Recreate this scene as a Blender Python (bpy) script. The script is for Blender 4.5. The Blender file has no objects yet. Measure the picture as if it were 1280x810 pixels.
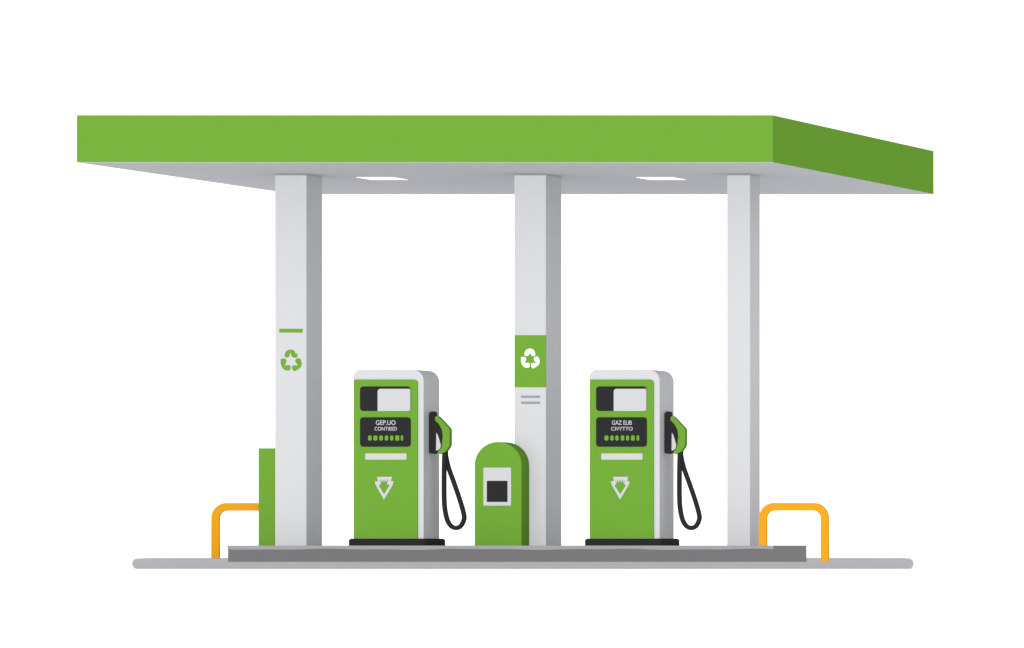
import bpy, bmesh, math
from mathutils import Vector

scene = bpy.context.scene
C = scene.collection

# ------------------------------------------------------------------ camera geometry
# One-point perspective: the station front is parallel to the picture, the
# vanishing point lies far to the right (the camera stands to the right, low down).
W, H = 1280.0, 810.0
VX, VY = 3373.0, 680.0            # vanishing point of the depth lines (pixels)
D = 52.0                          # distance camera -> canopy front
F = 110.0 * D                     # focal length in pixels
Y_ISL = 1.05                      # island front
S_ISL = F / (D + Y_ISL)
EYE = 31.0 / S_ISL                # eye height over the ground
XC = (VX - 640.0) / 110.0


def X(u, y):
    return XC + (u - VX) * (D + y) / F


def Z(v, y):
    return EYE + (VY - v) * (D + y) / F


def P(u, v, y):
    return Vector((X(u, y), y, Z(v, y)))


cam_d = bpy.data.cameras.new("camera")
cam = bpy.data.objects.new("camera", cam_d)
C.objects.link(cam)
cam.location = (XC, -D, EYE)
cam.rotation_euler = (math.radians(90), 0, 0)
cam_d.sensor_fit = 'HORIZONTAL'
cam_d.sensor_width = 36.0
cam_d.lens = 36.0 * F / W
cam_d.shift_x = (W / 2 - VX) / W
cam_d.shift_y = (VY - H / 2) / W
cam_d.clip_start = 0.5
cam_d.clip_end = 20000
scene.camera = cam

# ------------------------------------------------------------------ materials


def mat(name, rgb, rough=0.6, spec=0.15, vary=0.03, scale=6.0, emit=None):
    m = bpy.data.materials.new(name)
    m.use_nodes = True
    nt = m.node_tree
    b = nt.nodes["Principled BSDF"]
    b.inputs["Roughness"].default_value = rough
    b.inputs["Specular IOR Level"].default_value = spec
    tc = nt.nodes.new("ShaderNodeTexCoord")
    n = nt.nodes.new("ShaderNodeTexNoise")
    n.inputs["Scale"].default_value = scale
    n.inputs["Detail"].default_value = 5.0
    nt.links.new(tc.outputs["Object"], n.inputs["Vector"])
    r = nt.nodes.new("ShaderNodeMapRange")
    r.inputs["From Min"].default_value = 0.25
    r.inputs["From Max"].default_value = 0.75
    r.inputs["To Min"].default_value = 1.0 - vary
    r.inputs["To Max"].default_value = 1.0 + vary
    nt.links.new(n.outputs["Fac"], r.inputs["Value"])
    mul = nt.nodes.new("ShaderNodeVectorMath")
    mul.operation = 'SCALE'
    mul.inputs[0].default_value = rgb
    nt.links.new(r.outputs["Result"], mul.inputs["Scale"])
    nt.links.new(mul.outputs["Vector"], b.inputs["Base Color"])
    if emit:
        b.inputs["Emission Color"].default_value = (1, 1, 1, 1)
        b.inputs["Emission Strength"].default_value = emit
    return m


GREEN = mat("green_paint", (0.088, 0.206, 0.0230), 0.6, 0.0, 0.006)
GREEN_INK = mat("green_vinyl", (0.092, 0.215, 0.0240), 0.6, 0.0, 0.006)
LIGHT = mat("light_grey_paint", (0.360, 0.364, 0.376), 0.6, 0.05, 0.006)
TRIM = mat("pale_grey_print", (0.340, 0.344, 0.353), 0.6, 0.0, 0.006)
GREYINK = mat("mid_grey_print", (0.185, 0.188, 0.197), 0.6, 0.0, 0.006)
SOFFIT = mat("soffit_panel", (0.445, 0.449, 0.476), 0.7, 0.0, 0.008, 2.0)
BLACK = mat("black_plastic", (0.0142, 0.0142, 0.0152), 0.6, 0.02, 0.02)
RUBBER = mat("black_rubber", (0.0142, 0.0142, 0.0152), 0.7, 0.02, 0.02)
WHITE = mat("white_vinyl", (0.80, 0.80, 0.80), 0.6, 0.0, 0.006)
YELLOW = mat("amber_powder_coat", (0.460, 0.203, 0.0083), 0.6, 0.0, 0.006)
DARKCON = mat("dark_concrete", (0.097, 0.097, 0.100), 0.85, 0.0, 0.02, 9.0)
CAPCON = mat("pale_concrete", (0.190, 0.193, 0.204), 0.85, 0.0, 0.02, 9.0)
PADCON = mat("slab_concrete", (0.217, 0.220, 0.231), 0.85, 0.0, 0.015, 5.0)
ROOF = mat("roof_membrane", (0.35, 0.35, 0.36), 0.9, 0.03, 0.05)
LAMP = mat("lamp_diffuser", (0.8, 0.8, 0.8), 0.5, 0.0, 0.0, 5.0, emit=1.0)
GROUND = mat("white_ground", (0.88, 0.88, 0.88), 0.95, 0.0, 0.006, 0.3)

# ------------------------------------------------------------------ helpers


def tag(o, label=None, cat=None, group=None, kind=None):
    for k, v in (("label", label), ("category", cat), ("group", group), ("kind", kind)):
        if v:
            o[k] = v
    return o


def thing(name, base, label, cat, group=None):
    o = bpy.data.objects.new(name, None)
    o.empty_display_size = 0.2
    C.objects.link(o)
    o.location = base
    tag(o, label, cat, group)
    o["base"] = list(base)
    return o


def root_of(o):
    while o.parent:
        o = o.parent
    return o


def link(name, me, m, parent, smooth=False):
    o = bpy.data.objects.new(name, me)
    me.name = name
    me.materials.clear()
    me.materials.append(m)
    if smooth:
        for p in me.polygons:
            p.use_smooth = True
    C.objects.link(o)
    if parent is not None:
        b = Vector(root_of(parent)["base"]) if "base" in root_of(parent) else Vector()
        for v in me.vertices:
            v.co -= b
        o.parent = parent
    return o


def finish(bm):
    bmesh.ops.recalc_face_normals(bm, faces=bm.faces)
    me = bpy.data.meshes.new("mesh")
    bm.to_mesh(me)
    bm.free()
    return me


def add_prism(bm, pts, y0, y1, back=None):
    """polygon of (x, z) at depth y0 pushed back to y1 (back: other outline there)"""
    back = back or pts
    a = [bm.verts.new((x, y0, z)) for x, z in pts]
    b = [bm.verts.new((x, y1, z)) for x, z in back]
    bm.faces.new(a)
    bm.faces.new(b)
    n = len(pts)
    for i in range(n):
        j = (i + 1) % n
        bm.faces.new((a[i], b[i], b[j], a[j]))


def px(pts, y):
    return [(X(u, y), Z(v, y)) for u, v in pts]


def add_box(bm, x0, x1, y0, y1, z0, z1):
    add_prism(bm, [(x0, z0), (x1, z0), (x1, z1), (x0, z1)], y0, y1)


def plate(name, loops, y, depth, m, parent):
    """filled outlines (pixel loops at depth y, inner loops are holes) with real thickness"""
    cu = bpy.data.curves.new("outline", 'CURVE')
    cu.dimensions = '2D'
    cu.fill_mode = 'BOTH'
    cu.extrude = depth / 2
    for lp in loops:
        s = cu.splines.new('POLY')
        s.points.add(len(lp) - 1)
        for p, (x, z) in zip(s.points, px(lp, y)):
            p.co = (x, z, 0, 1)
        s.use_cyclic_u = True
    o = bpy.data.objects.new("outline", cu)
    C.objects.link(o)
    dg = bpy.context.evaluated_depsgraph_get()
    me = bpy.data.meshes.new_from_object(o.evaluated_get(dg))
    bpy.data.objects.remove(o)
    bpy.data.curves.remove(cu)
    for v in me.vertices:
        v.co = Vector((v.co.x, y + depth / 2 - v.co.z, v.co.y))
    return link(name, me, m, parent)


def tube(name, path, r, m, parent, res=6):
    cu = bpy.data.curves.new("path", 'CURVE')
    cu.dimensions = '3D'
    cu.bevel_depth = r
    cu.bevel_resolution = res
    cu.use_fill_caps = True
    s = cu.splines.new('POLY')
    s.points.add(len(path) - 1)
    for p, c in zip(s.points, path):
        p.co = (c[0], c[1], c[2], 1)
    o = bpy.data.objects.new("path", cu)
    C.objects.link(o)
    dg = bpy.context.evaluated_depsgraph_get()
    me = bpy.data.meshes.new_from_object(o.evaluated_get(dg))
    bpy.data.objects.remove(o)
    bpy.data.curves.remove(cu)
    return link(name, me, m, parent, smooth=True)


def text_mesh(lines, y, depth, bold=0.0):
    """lines: (text, u_left, u_right, v_top, v_bottom) -> one mesh of lettering"""
    bm = bmesh.new()
    for t, u0, u1, v0, v1 in lines:
        cu = bpy.data.curves.new("txt", 'FONT')
        cu.body = t
        cu.extrude = 0.02
        cu.offset = bold
        o = bpy.data.objects.new("txt", cu)
        C.objects.link(o)
        dg = bpy.context.evaluated_depsgraph_get()
        me = bpy.data.meshes.new_from_object(o.evaluated_get(dg))
        bpy.data.objects.remove(o)
        bpy.data.curves.remove(cu)
        xs = [v.co.x for v in me.vertices]
        ys = [v.co.y for v in me.vertices]
        zs = [v.co.z for v in me.vertices]
        x0, x1, a0, a1, c0, c1 = min(xs), max(xs), min(ys), max(ys), min(zs), max(zs)
        X0, X1, Z0, Z1 = X(u0, y), X(u1, y), Z(v1, y), Z(v0, y)
        for v in me.vertices:
            v.co = Vector((X0 + (v.co.x - x0) / (x1 - x0) * (X1 - X0),
                           y + depth * (1 - (v.co.z - c0) / (c1 - c0)),
                           Z0 + (v.co.y - a0) / (a1 - a0) * (Z1 - Z0)))
        bm.from_mesh(me)
        bpy.data.meshes.remove(me)
    me = bpy.data.meshes.new("lettering")
    bm.to_mesh(me)
    bm.free()
    return me


def arc(cx, cy, r, a0, a1, n=10, ry=None):
    ry = ry or r
    return [(cx + r * math.cos(math.radians(a0 + (a1 - a0) * i / n)),
             cy - ry * math.sin(math.radians(a0 + (a1 - a0) * i / n))) for i in range(n + 1)]


def rrect(u0, v0, u1, v1, tl, tr=None, br=None, bl=None):
    """rounded rectangle in pixels; radii top-left, top-right, bottom-right, bottom-left"""
    tr = tl if tr is None else tr
    br = tl if br is None else br
    bl = tl if bl is None else bl
    out = []
    for cx, cy, r, a in ((u0, v0, tl, 180), (u1, v0, tr, 90), (u1, v1, br, 0), (u0, v1, bl, -90)):
        if r <= 0:
            out.append((cx, cy))
        else:
            sx = 1 if cx == u0 else -1
            sy = 1 if cy == v0 else -1
            out += arc(cx + sx * r, cy + sy * r, r, a, a - 90, 8)
    return out


def catmull(pts, n=10):
    out = []
    for i in range(len(pts) - 1):
        p0 = pts[max(i - 1, 0)]
        p1, p2 = pts[i], pts[i + 1]
        p3 = pts[min(i + 2, len(pts) - 1)]
        for k in range(n):
            t = k / n
            out.append(0.5 * ((2 * p1) + (p2 - p0) * t + (2 * p0 - 5 * p1 + 4 * p2 - p3) * t * t
                              + (3 * p1 - p0 - 3 * p2 + p3) * t ** 3))
    out.append(pts[-1].copy())
    return out


def smooth_loop(pts, n=4):
    v = [Vector(p) for p in pts]
    N = len(v)
    out = []
    for i in range(N):
        p0, p1, p2, p3 = v[i - 1], v[i], v[(i + 1) % N], v[(i + 2) % N]
        for k in range(n):
            t = k / n
            q = 0.5 * ((2 * p1) + (p2 - p0) * t + (2 * p0 - 5 * p1 + 4 * p2 - p3) * t * t
                       + (3 * p1 - p0 - 3 * p2 + p3) * t ** 3)
            out.append((q.x, q.y))
    return out


# ------------------------------------------------------------------ ground and slab
bm = bmesh.new()
g = 6000
bm.faces.new([bm.verts.new(p) for p in ((-g, -g, 0), (g, -g, 0), (g, g, 0), (-g, g, 0))])
tag(link("ground", finish(bm), GROUND, None), kind="structure")

# low slab: flat front, rounded ends, the end walls splayed in plan
y_pf, y_pb = Y_ISL + 0.004, 2.25
Z_PAD = Z(698, y_pf)
outl = px(rrect(165.2, 698, 1142, 711, 6.45), y_pf)
shift = X(900, y_pb) - X(900, y_pf)
z_low = min(z for x, z in outl)
outl = [(x, z - z_low) for x, z in outl]
bm = bmesh.new()
add_prism(bm, outl, y_pf, y_pb, [(x + shift, z) for x, z in outl])
tag(link("pavement", finish(bm), PADCON, None), kind="structure")

# ------------------------------------------------------------------ pump island
Z_ISL = Z(682, Y_ISL)
y_ib = 2.1
isl = thing("pump_island", (X(640, 1.5), 1.5, Z_PAD),
            "long low dark grey kerbed platform with pale cap carrying pumps and columns", "platform")
bm = bmesh.new()


front = px([(285, 702.2), (1008, 702.2), (1008, 682), (967, 682), (967, 685.6), (285, 685.6)], Y_ISL)
zl = [p[1] for p in front]
xl, xm = front[0][0], front[3][0]
xr_b = X(1006, y_ib)
xm_b = xr_b - 0.03
back = [(xl, zl[0]), (xr_b, zl[1]), (xr_b, zl[2]), (xm_b, zl[3]), (xm_b, zl[4]), (xl, zl[5])]
add_prism(bm, front, Y_ISL, y_ib, back)
link("kerb_base", finish(bm), DARKCON, isl)
bm = bmesh.new()
z0 = zl[4] + 0.002
add_prism(bm, [(xl - 0.003, z0), (xm - 0.002, z0), (xm - 0.002, Z_ISL), (xl - 0.003, Z_ISL)], Y_ISL - 0.001, y_ib + 0.003,
          [(xl - 0.003, z0), (xm_b - 0.002, z0), (xm_b - 0.002, Z_ISL), (xl - 0.003, Z_ISL)])
lip = [(X(284.7 + (967.2 - 284.7) * i / 60, Y_ISL)) for i in range(61)]
low = [Z(686.7 + 0.5 * math.sin(i * 0.41) + 0.35 * math.sin(i * 0.93 + 1), Y_ISL) for i in range(61)]
low[0], low[-1] = Z(686.6, Y_ISL), Z(686.8, Y_ISL)
add_prism(bm, list(zip(lip, low)) + [(lip[-1], Z_ISL - 0.0005), (lip[0], Z_ISL - 0.0005)],
          Y_ISL - 0.005, Y_ISL - 0.0015)
link("kerb_cap", finish(bm), CAPCON, isl)

# ------------------------------------------------------------------ canopy with columns
y_cb = D * (1 / 0.9165 - 1)
xa, xb = X(96, 0), X(966, 0)
zb, zt = Z(203, 0), Z(144, 0)
can = thing("station_canopy", ((xa + xb) / 2, 2.0, Z_ISL),
            "flat filling station roof with green fascia on three pale grey columns", "canopy")
t = 0.03
bm = bmesh.new()
outer = [(xa, 0), (xb, 0), (xb, y_cb), (xa, y_cb)]
inner = [(xa + t, t), (xb - t, t), (xb - t, y_cb - t), (xa + t, y_cb - t)]
vo = [[bm.verts.new((x, y, z)) for z in (zb + 0.003, zt)] for x, y in outer]
vi = [[bm.verts.new((x, y, z)) for z in (zb + 0.062, zt)] for x, y in inner]
for i in range(4):
    j = (i + 1) % 4
    bm.faces.new((vo[i][0], vo[j][0], vo[j][1], vo[i][1]))
    bm.faces.new((vi[i][0], vi[i][1], vi[j][1], vi[j][0]))
    bm.faces.new((vo[i][0], vi[i][0], vi[j][0], vo[j][0]))   # sloped underside, hidden by the soffit
    bm.faces.new((vo[i][1], vo[j][1], vi[j][1], vi[i][1]))
link("fascia", finish(bm), GREEN, can)
bm = bmesh.new()
add_box(bm, xa + 0.002, xb - 0.002, 0.002, y_cb - 0.002, zb, zb + 0.06)
link("soffit", finish(bm), SOFFIT, can)
bm = bmesh.new()
add_box(bm, xa + t - 0.002, xb - t + 0.002, t - 0.002, y_cb - t + 0.002, zt - 0.16, zt - 0.08)
link("roof_deck", finish(bm), ROOF, can)

for u in (444, 794):
    y0, y1 = 2.05, 2.44
    xl0 = X(u, y0)
    wd = X(u + 46.5, y0) - xl0
    bm = bmesh.new()
    add_box(bm, xl0, xl0 + wd, y0, y1, zb - 0.003, zb + 0.004)
    lamp = link("ceiling_light", finish(bm), WHITE, can)
    bm = bmesh.new()
    add_box(bm, xl0 + 0.01, xl0 + wd - 0.01, y0 + 0.01, y1 - 0.01, zb - 0.006, zb - 0.002)
    link("diffuser", finish(bm), LAMP, lamp)

Y_COL = 1.575


def column(u0, u1, depth, label):
    bm = bmesh.new()
    add_box(bm, X(u0, Y_COL), X(u1, Y_COL), Y_COL, Y_COL + depth, Z_ISL, zb + 0.002)
    o = link("column", finish(bm), LIGHT, can)
    o["label"] = label
    return o


col_a = column(344, 383, 0.355, "square pale grey column with green recycling mark under a green bar")
col_b = column(643, 682.3, 0.39, "square pale grey column with a green recycling sign panel")
col_c = column(909, 937.5, 0.27, "slimmer plain pale grey column at the right")

TOP = [(362, 450), (366, 425), (380, 398), (405, 380), (430, 376), (465, 378), (485, 395), (498, 425),
       (523, 425), (515, 470), (495, 476), (460, 468), (444, 440), (436, 412), (424, 430), (418, 460),
       (400, 474), (375, 472)]
TOPB = [(362, 450), (366, 425), (380, 398), (405, 380), (437, 372), (470, 380), (495, 400), (510, 430),
        (512, 462), (495, 476), (466, 470), (450, 445), (440, 422), (430, 440), (420, 462),
        (400, 474), (375, 472)]
RIGHT = [(495, 520), (505, 495), (530, 484), (555, 490), (571, 525), (575, 560), (565, 590), (540, 615),
         (510, 635), (485, 648), (462, 625), (456, 600), (462, 580), (490, 572), (530, 578), (512, 550)]
LEFT = [(312, 520), (314, 496), (330, 488), (360, 490), (382, 510), (378, 540), (360, 574), (400, 571),
        (427, 575), (435, 600), (425, 632), (385, 638), (350, 622), (325, 590), (314, 555)]


def recycle(top, fx, fy):
    return [smooth_loop([(fx(x), fy(y)) for x, y in lp], 3) for lp in (top, RIGHT, LEFT)]


plate("printed_bar", [[(349, 411), (378, 411), (378, 415.7), (349, 415.7)]], Y_COL - 0.004, 0.006, GREEN_INK, col_a)
plate("recycling_mark", recycle(TOP, lambda x: 320 + x / 10.12, lambda y: 400 + y / 10.12),
      Y_COL - 0.004, 0.006, GREEN_INK, col_a)
plate("sign_panel", [[(643.3, 419), (682.0, 419), (682.0, 484), (643.3, 484)]], Y_COL - 0.006, 0.009, GREEN_INK, col_b)
plate("recycling_mark", recycle(TOPB, lambda x: 651.4 + (x - 312) / 263 * 22.9, lambda y: 436 + (y - 374) / 272 * 24.2),
      Y_COL - 0.009, 0.005, WHITE, col_b)
for v in (495.9, 503.4):
    plate("printed_line", [rrect(651, v - 1.4, 675.2, v + 1.4, 1.3)], Y_COL - 0.004, 0.006, GREYINK, col_b)

# ------------------------------------------------------------------ green panel by the left column
yp = 1.62
pan = thing("side_panel", (X(334, yp), yp, Z_ISL),
            "plain narrow green panel standing upright against the left column", "panel")
bm = bmesh.new()
xr_p = X(344, Y_COL) - 0.004
add_prism(bm, [(X(323, yp), Z_ISL), (xr_p, Z_ISL), (xr_p, Z(560.3, yp)), (X(323, yp), Z(560.3, yp))], yp, yp + 0.07)
bmesh.ops.recalc_face_normals(bm, faces=bm.faces)
bmesh.ops.bevel(bm, geom=list(bm.edges), offset=0.003, segments=2, affect='EDGES')
link("board", finish(bm), GREEN, pan)
bm = bmesh.new()
add_box(bm, X(323, yp) + 0.01, xr_p - 0.01, yp + 0.072, yp + 0.10, Z_ISL, Z_ISL + 0.05)
link("foot", finish(bm), GREEN, pan)

# ------------------------------------------------------------------ fuel pumps
YP = 1.2
pump = thing("fuel_pump", (X(488, YP), YP + 0.18, Z_ISL),
             "green and grey fuel pump standing between the left and middle columns", "fuel pump",
             "fuel pumps on the island")
bm = bmesh.new()
add_prism(bm, px(rrect(442, 462, 529.5, 674, 9, 14, 0, 0), YP), YP, YP + 0.37)
link("housing", finish(bm), LIGHT, pump)
bm = bmesh.new()
yq = YP - 0.05
zpl = Z(673.2, yq)
add_box(bm, X(435.3, yq), X(531.8, yq), yq, YP + 0.43, Z_ISL, zpl)
bmesh.ops.recalc_face_normals(bm, faces=bm.faces)
bmesh.ops.bevel(bm, geom=[e for e in bm.edges if all(abs(v.co.z - zpl) < 1e-5 for v in e.verts)
                          or abs(e.verts[0].co.z - e.verts[1].co.z) > 0.01],
                offset=0.013, segments=4, affect='EDGES')
link("plinth", finish(bm), BLACK, pump)
yf = YP - 0.012
plate("front_panel", [rrect(442.2, 474.3, 522, 673, 0, 5, 0, 0)], yf, 0.016, GREEN, pump)
scr = plate("screen", [rrect(450, 483, 513, 513.7, 4)], yf - 0.006, 0.008, BLACK, pump)
plate("display", [rrect(472, 486, 512.8, 513.8, 3.5, 1.5, 3, 0)], yf - 0.009, 0.005, TRIM, scr)
info = plate("price_board", [rrect(450, 521.5, 513.3, 558.4, 4)], yf - 0.006, 0.008, BLACK, pump)
plate("card_slot", [rrect(456.5, 566.7, 508, 574.6, 1)], yf - 0.004, 0.006, TRIM, pump)

yt = yf - 0.009
l1 = text_mesh([("GEP.UO", 469.8, 494.4, 525.3, 531.2), ("CONTIEED", 468.2, 496.0, 533.6, 538.2)], yt, 0.004, 0.005)
l2 = text_mesh([("GAZ ELIB", 470.2 - 0.3, 494.6, 525.6, 531.0), ("CIVYTTO", 468.8, 495.6, 533.6, 538.2)], yt, 0.004, 0.005)
lett = link("lettering", l1, TRIM, info)


def digit_loops(spec):
    return [rrect(u0, 544.3, u1, 550.7, r) for u0, u1, r in spec]


dig = plate("digits", digit_loops([(460, 464.6, 1.8), (466.7, 471.8, 1.8), (474, 478.6, 2.1), (480.9, 485.3, 2.1),
                                   (487.6, 491.8, 1.8), (494, 499, 0.9), (501, 503.8, 0.6)]), yt, 0.004, GREEN_INK, info)
dig2 = plate("digits", digit_loops([(460.4, 465.4, 2.0), (467.6, 472, 2.1), (473.9, 478.2, 2.1), (480.9, 485.2, 1.4),
                                    (487.4, 491.2, 1.8), (493.6, 498.3, 1.4), (500.6, 503.8, 0.9)]), yt, 0.004, GREEN_INK, info)


def zz(pts):
    return [(420 + x / 3.115, 440 + y / 3.115) for x, y in pts]


SHIELD = [(159, 486), (219, 486), (213, 503), (224, 503), (221, 517), (187, 575), (154, 517), (151, 503), (164, 503)]
LEAF1 = [(166, 519), (175, 515), (171, 494), (180, 509), (182, 494), (187, 508), (192, 494), (194, 509), (203, 494),
         (199, 515), (209, 519), (187, 554)]
LEAF2 = [(165, 520), (173, 512), (167, 498), (177, 511), (176, 493), (183, 510), (187, 493), (191, 510), (198, 493),
         (197, 511), (207, 498), (202, 512), (210, 520), (187, 554)]
emb = plate("emblem", [zz(SHIELD), zz(LEAF1)], yf - 0.004, 0.006, TRIM, pump)
emb2 = plate("emblem", [zz(SHIELD), zz(LEAF2)], yf - 0.004, 0.006, TRIM, pump)

YN = 1.31
HOLSTER = smooth_loop([(362, 250), (365, 236), (375, 231), (385, 237), (387, 262), (400, 278), (412, 302), (416, 330),
                       (413, 358), (400, 382), (384, 395), (368, 395), (362, 384), (362, 320)], 4)
hol = plate("holster", [zz(HOLSTER)], YN + 0.008, 0.05, BLACK, pump)
NOZ = [(385, 255), (391, 249), (399, 253), (440, 297), (442, 304), (442, 360), (438, 371), (426, 388),
       (408, 398), (396, 395), (398, 386), (411, 374), (413, 352), (416, 328), (412, 301), (400, 280), (386, 266)]
noz = plate("nozzle", [zz(NOZ)], YN, 0.06, GREEN, pump)
plate("trigger", [zz([(390.5, 314), (396, 323), (403, 345), (408, 364), (405, 376), (397, 382), (389.5, 384)])],
      YN + 0.002, 0.03, TRIM, noz)
HP = [(424, 384), (422, 420), (421, 480), (421, 560), (424, 610), (433, 652), (447, 676), (465, 685), (484, 679),
      (497, 657), (498, 632), (482, 575), (459, 508), (440, 455), (429, 410)]
hp = []
for i, (x, y) in enumerate(HP):
    d = YN + 0.03 + 0.05 * i / (len(HP) - 1)
    hp.append(P(420 + x / 3.115, 440 + y / 3.115, d))
hp.append(P(420 + 427 / 3.115, 440 + 388 / 3.115, YN + 0.06))
tube("hose", catmull(hp, 8), 2.9 / 107.5, RUBBER, pump)

# the second pump: copies of every part, with its own writing, digits and emblem
dx = X(783, YP) - X(488, YP)
root2 = pump.copy()
C.objects.link(root2)
root2.location.x += dx
root2["label"] = "green and grey fuel pump standing between the middle and right columns"
swap = {lett: l2, dig: dig2.data, emb: emb2.data}
bb = Vector(pump["base"])
for v in l2.vertices:
    v.co -= bb
l2.materials.append(TRIM)
for o in (dig2, emb2):
    me = o.data
    bpy.data.objects.remove(o)
for ch in list(pump.children):
    c = ch.copy()
    if ch in swap:
        c.data = swap[ch]
    c.parent = root2
    C.objects.link(c)
    for gch in list(ch.children):
        gc = gch.copy()
        if gch in swap:
            gc.data = swap[gch]
        gc.parent = c
        C.objects.link(gc)

# ------------------------------------------------------------------ arched payment box
YK = 1.382
kio = thing("payment_box", (X(622, YK), YK + 0.09, Z_ISL),
            "small green arched box with a dark square screen before the middle column", "payment box")
bm = bmesh.new()
outl = [(651.8, 682)] + arc(622.55, 581.6, 29.25, 0, 180, 28) + [(593.3, 682)]
pts = px(outl, YK)
pts[0] = (pts[0][0], Z_ISL)
pts[-1] = (pts[-1][0], Z_ISL)
add_prism(bm, pts, YK, YK + 0.19)
link("casing", finish(bm), GREEN, kio)
fp = plate("face_plate", [rrect(604.2, 584.5, 638.8, 632, 0.8)], YK - 0.006, 0.009, TRIM, kio)
plate("screen", [rrect(608.5, 601, 634.2, 627.4, 0.8)], YK - 0.010, 0.006, BLACK, fp)

# ------------------------------------------------------------------ amber guard rails


def rail(label, ua, ub, y, va, vb, vtop):
    """hoop of rounded rectangular bar, outer edges at pixels ua..ub, feet at va and vb, depth y"""
    wbar, ro, ri = 9.7, 19.0, 9.5
    root = thing("guard_rail", (X((ua + ub) / 2, y), y + 0.02, Z(max(va, vb), y)), label, "guard rail",
                 "amber guard rails at the island ends")
    lp = [(ua, va)] + arc(ua + ro, vtop + ro, ro, 180, 90, 14) + arc(ub - ro, vtop + ro, ro, 90, 0, 14) + [(ub, vb)]
    lp += [(ub - wbar, vb)] + arc(ub - wbar - ri, vtop + wbar + ri, ri, 0, 90, 10)
    lp += arc(ua + wbar + ri, vtop + wbar + ri, ri, 90, 180, 10) + [(ua + wbar, va)]
    plate("hoop", [lp], y, 0.022, YELLOW, root)
    return root


v_back = VY - (Z_PAD - EYE) * F / (D + 1.8)
v_isl_back = VY - (Z_ISL - EYE) * F / (D + 1.8)
rail("amber hoop rail at the left end, its bar running behind the narrow green panel",
     264.0, 350.4, 1.8, v_back + 0.3, v_isl_back + 0.3, 628.7)
rail("amber hoop rail at the right end, straddling the island edge beside the slim column",
     948.6, 1035.6, Y_ISL - 0.001, 682.3, 702, 628.5)

# ------------------------------------------------------------------ light: bright white overcast sky and a low soft-white sun
w = bpy.data.worlds.new("World")
scene.world = w
w.use_nodes = True
nt = w.node_tree
bg = nt.nodes["Background"]
SUN_EL, SUN_AZ = math.radians(0.7), math.radians(-10.0)   # azimuth from the station's front
bg.inputs["Color"].default_value = (1.0, 1.0, 1.0, 1)
bg.inputs["Strength"].default_value = 1.4

sd = bpy.data.lights.new("sun", 'SUN')
sd.energy = 3.0
sd.angle = math.radians(0.6)
sd.color = (1.0, 0.99, 0.975)
so = bpy.data.objects.new("sun", sd)
C.objects.link(so)
to_sun = Vector((-math.sin(SUN_AZ) * math.cos(SUN_EL), -math.cos(SUN_AZ) * math.cos(SUN_EL), math.sin(SUN_EL)))
so.rotation_euler = to_sun.to_track_quat('Z', 'Y').to_euler()
so.location = to_sun * 30

scene.view_settings.view_transform = 'Standard'
scene.view_settings.look = 'None'
scene.view_settings.exposure = 0
scene.view_settings.gamma = 1
scene.view_settings.use_curve_mapping = False
scene.cycles.use_denoising = True
scene.cycles.max_bounces = 8
for o in bpy.data.objects:
    if "base" in o:
        del o["base"]
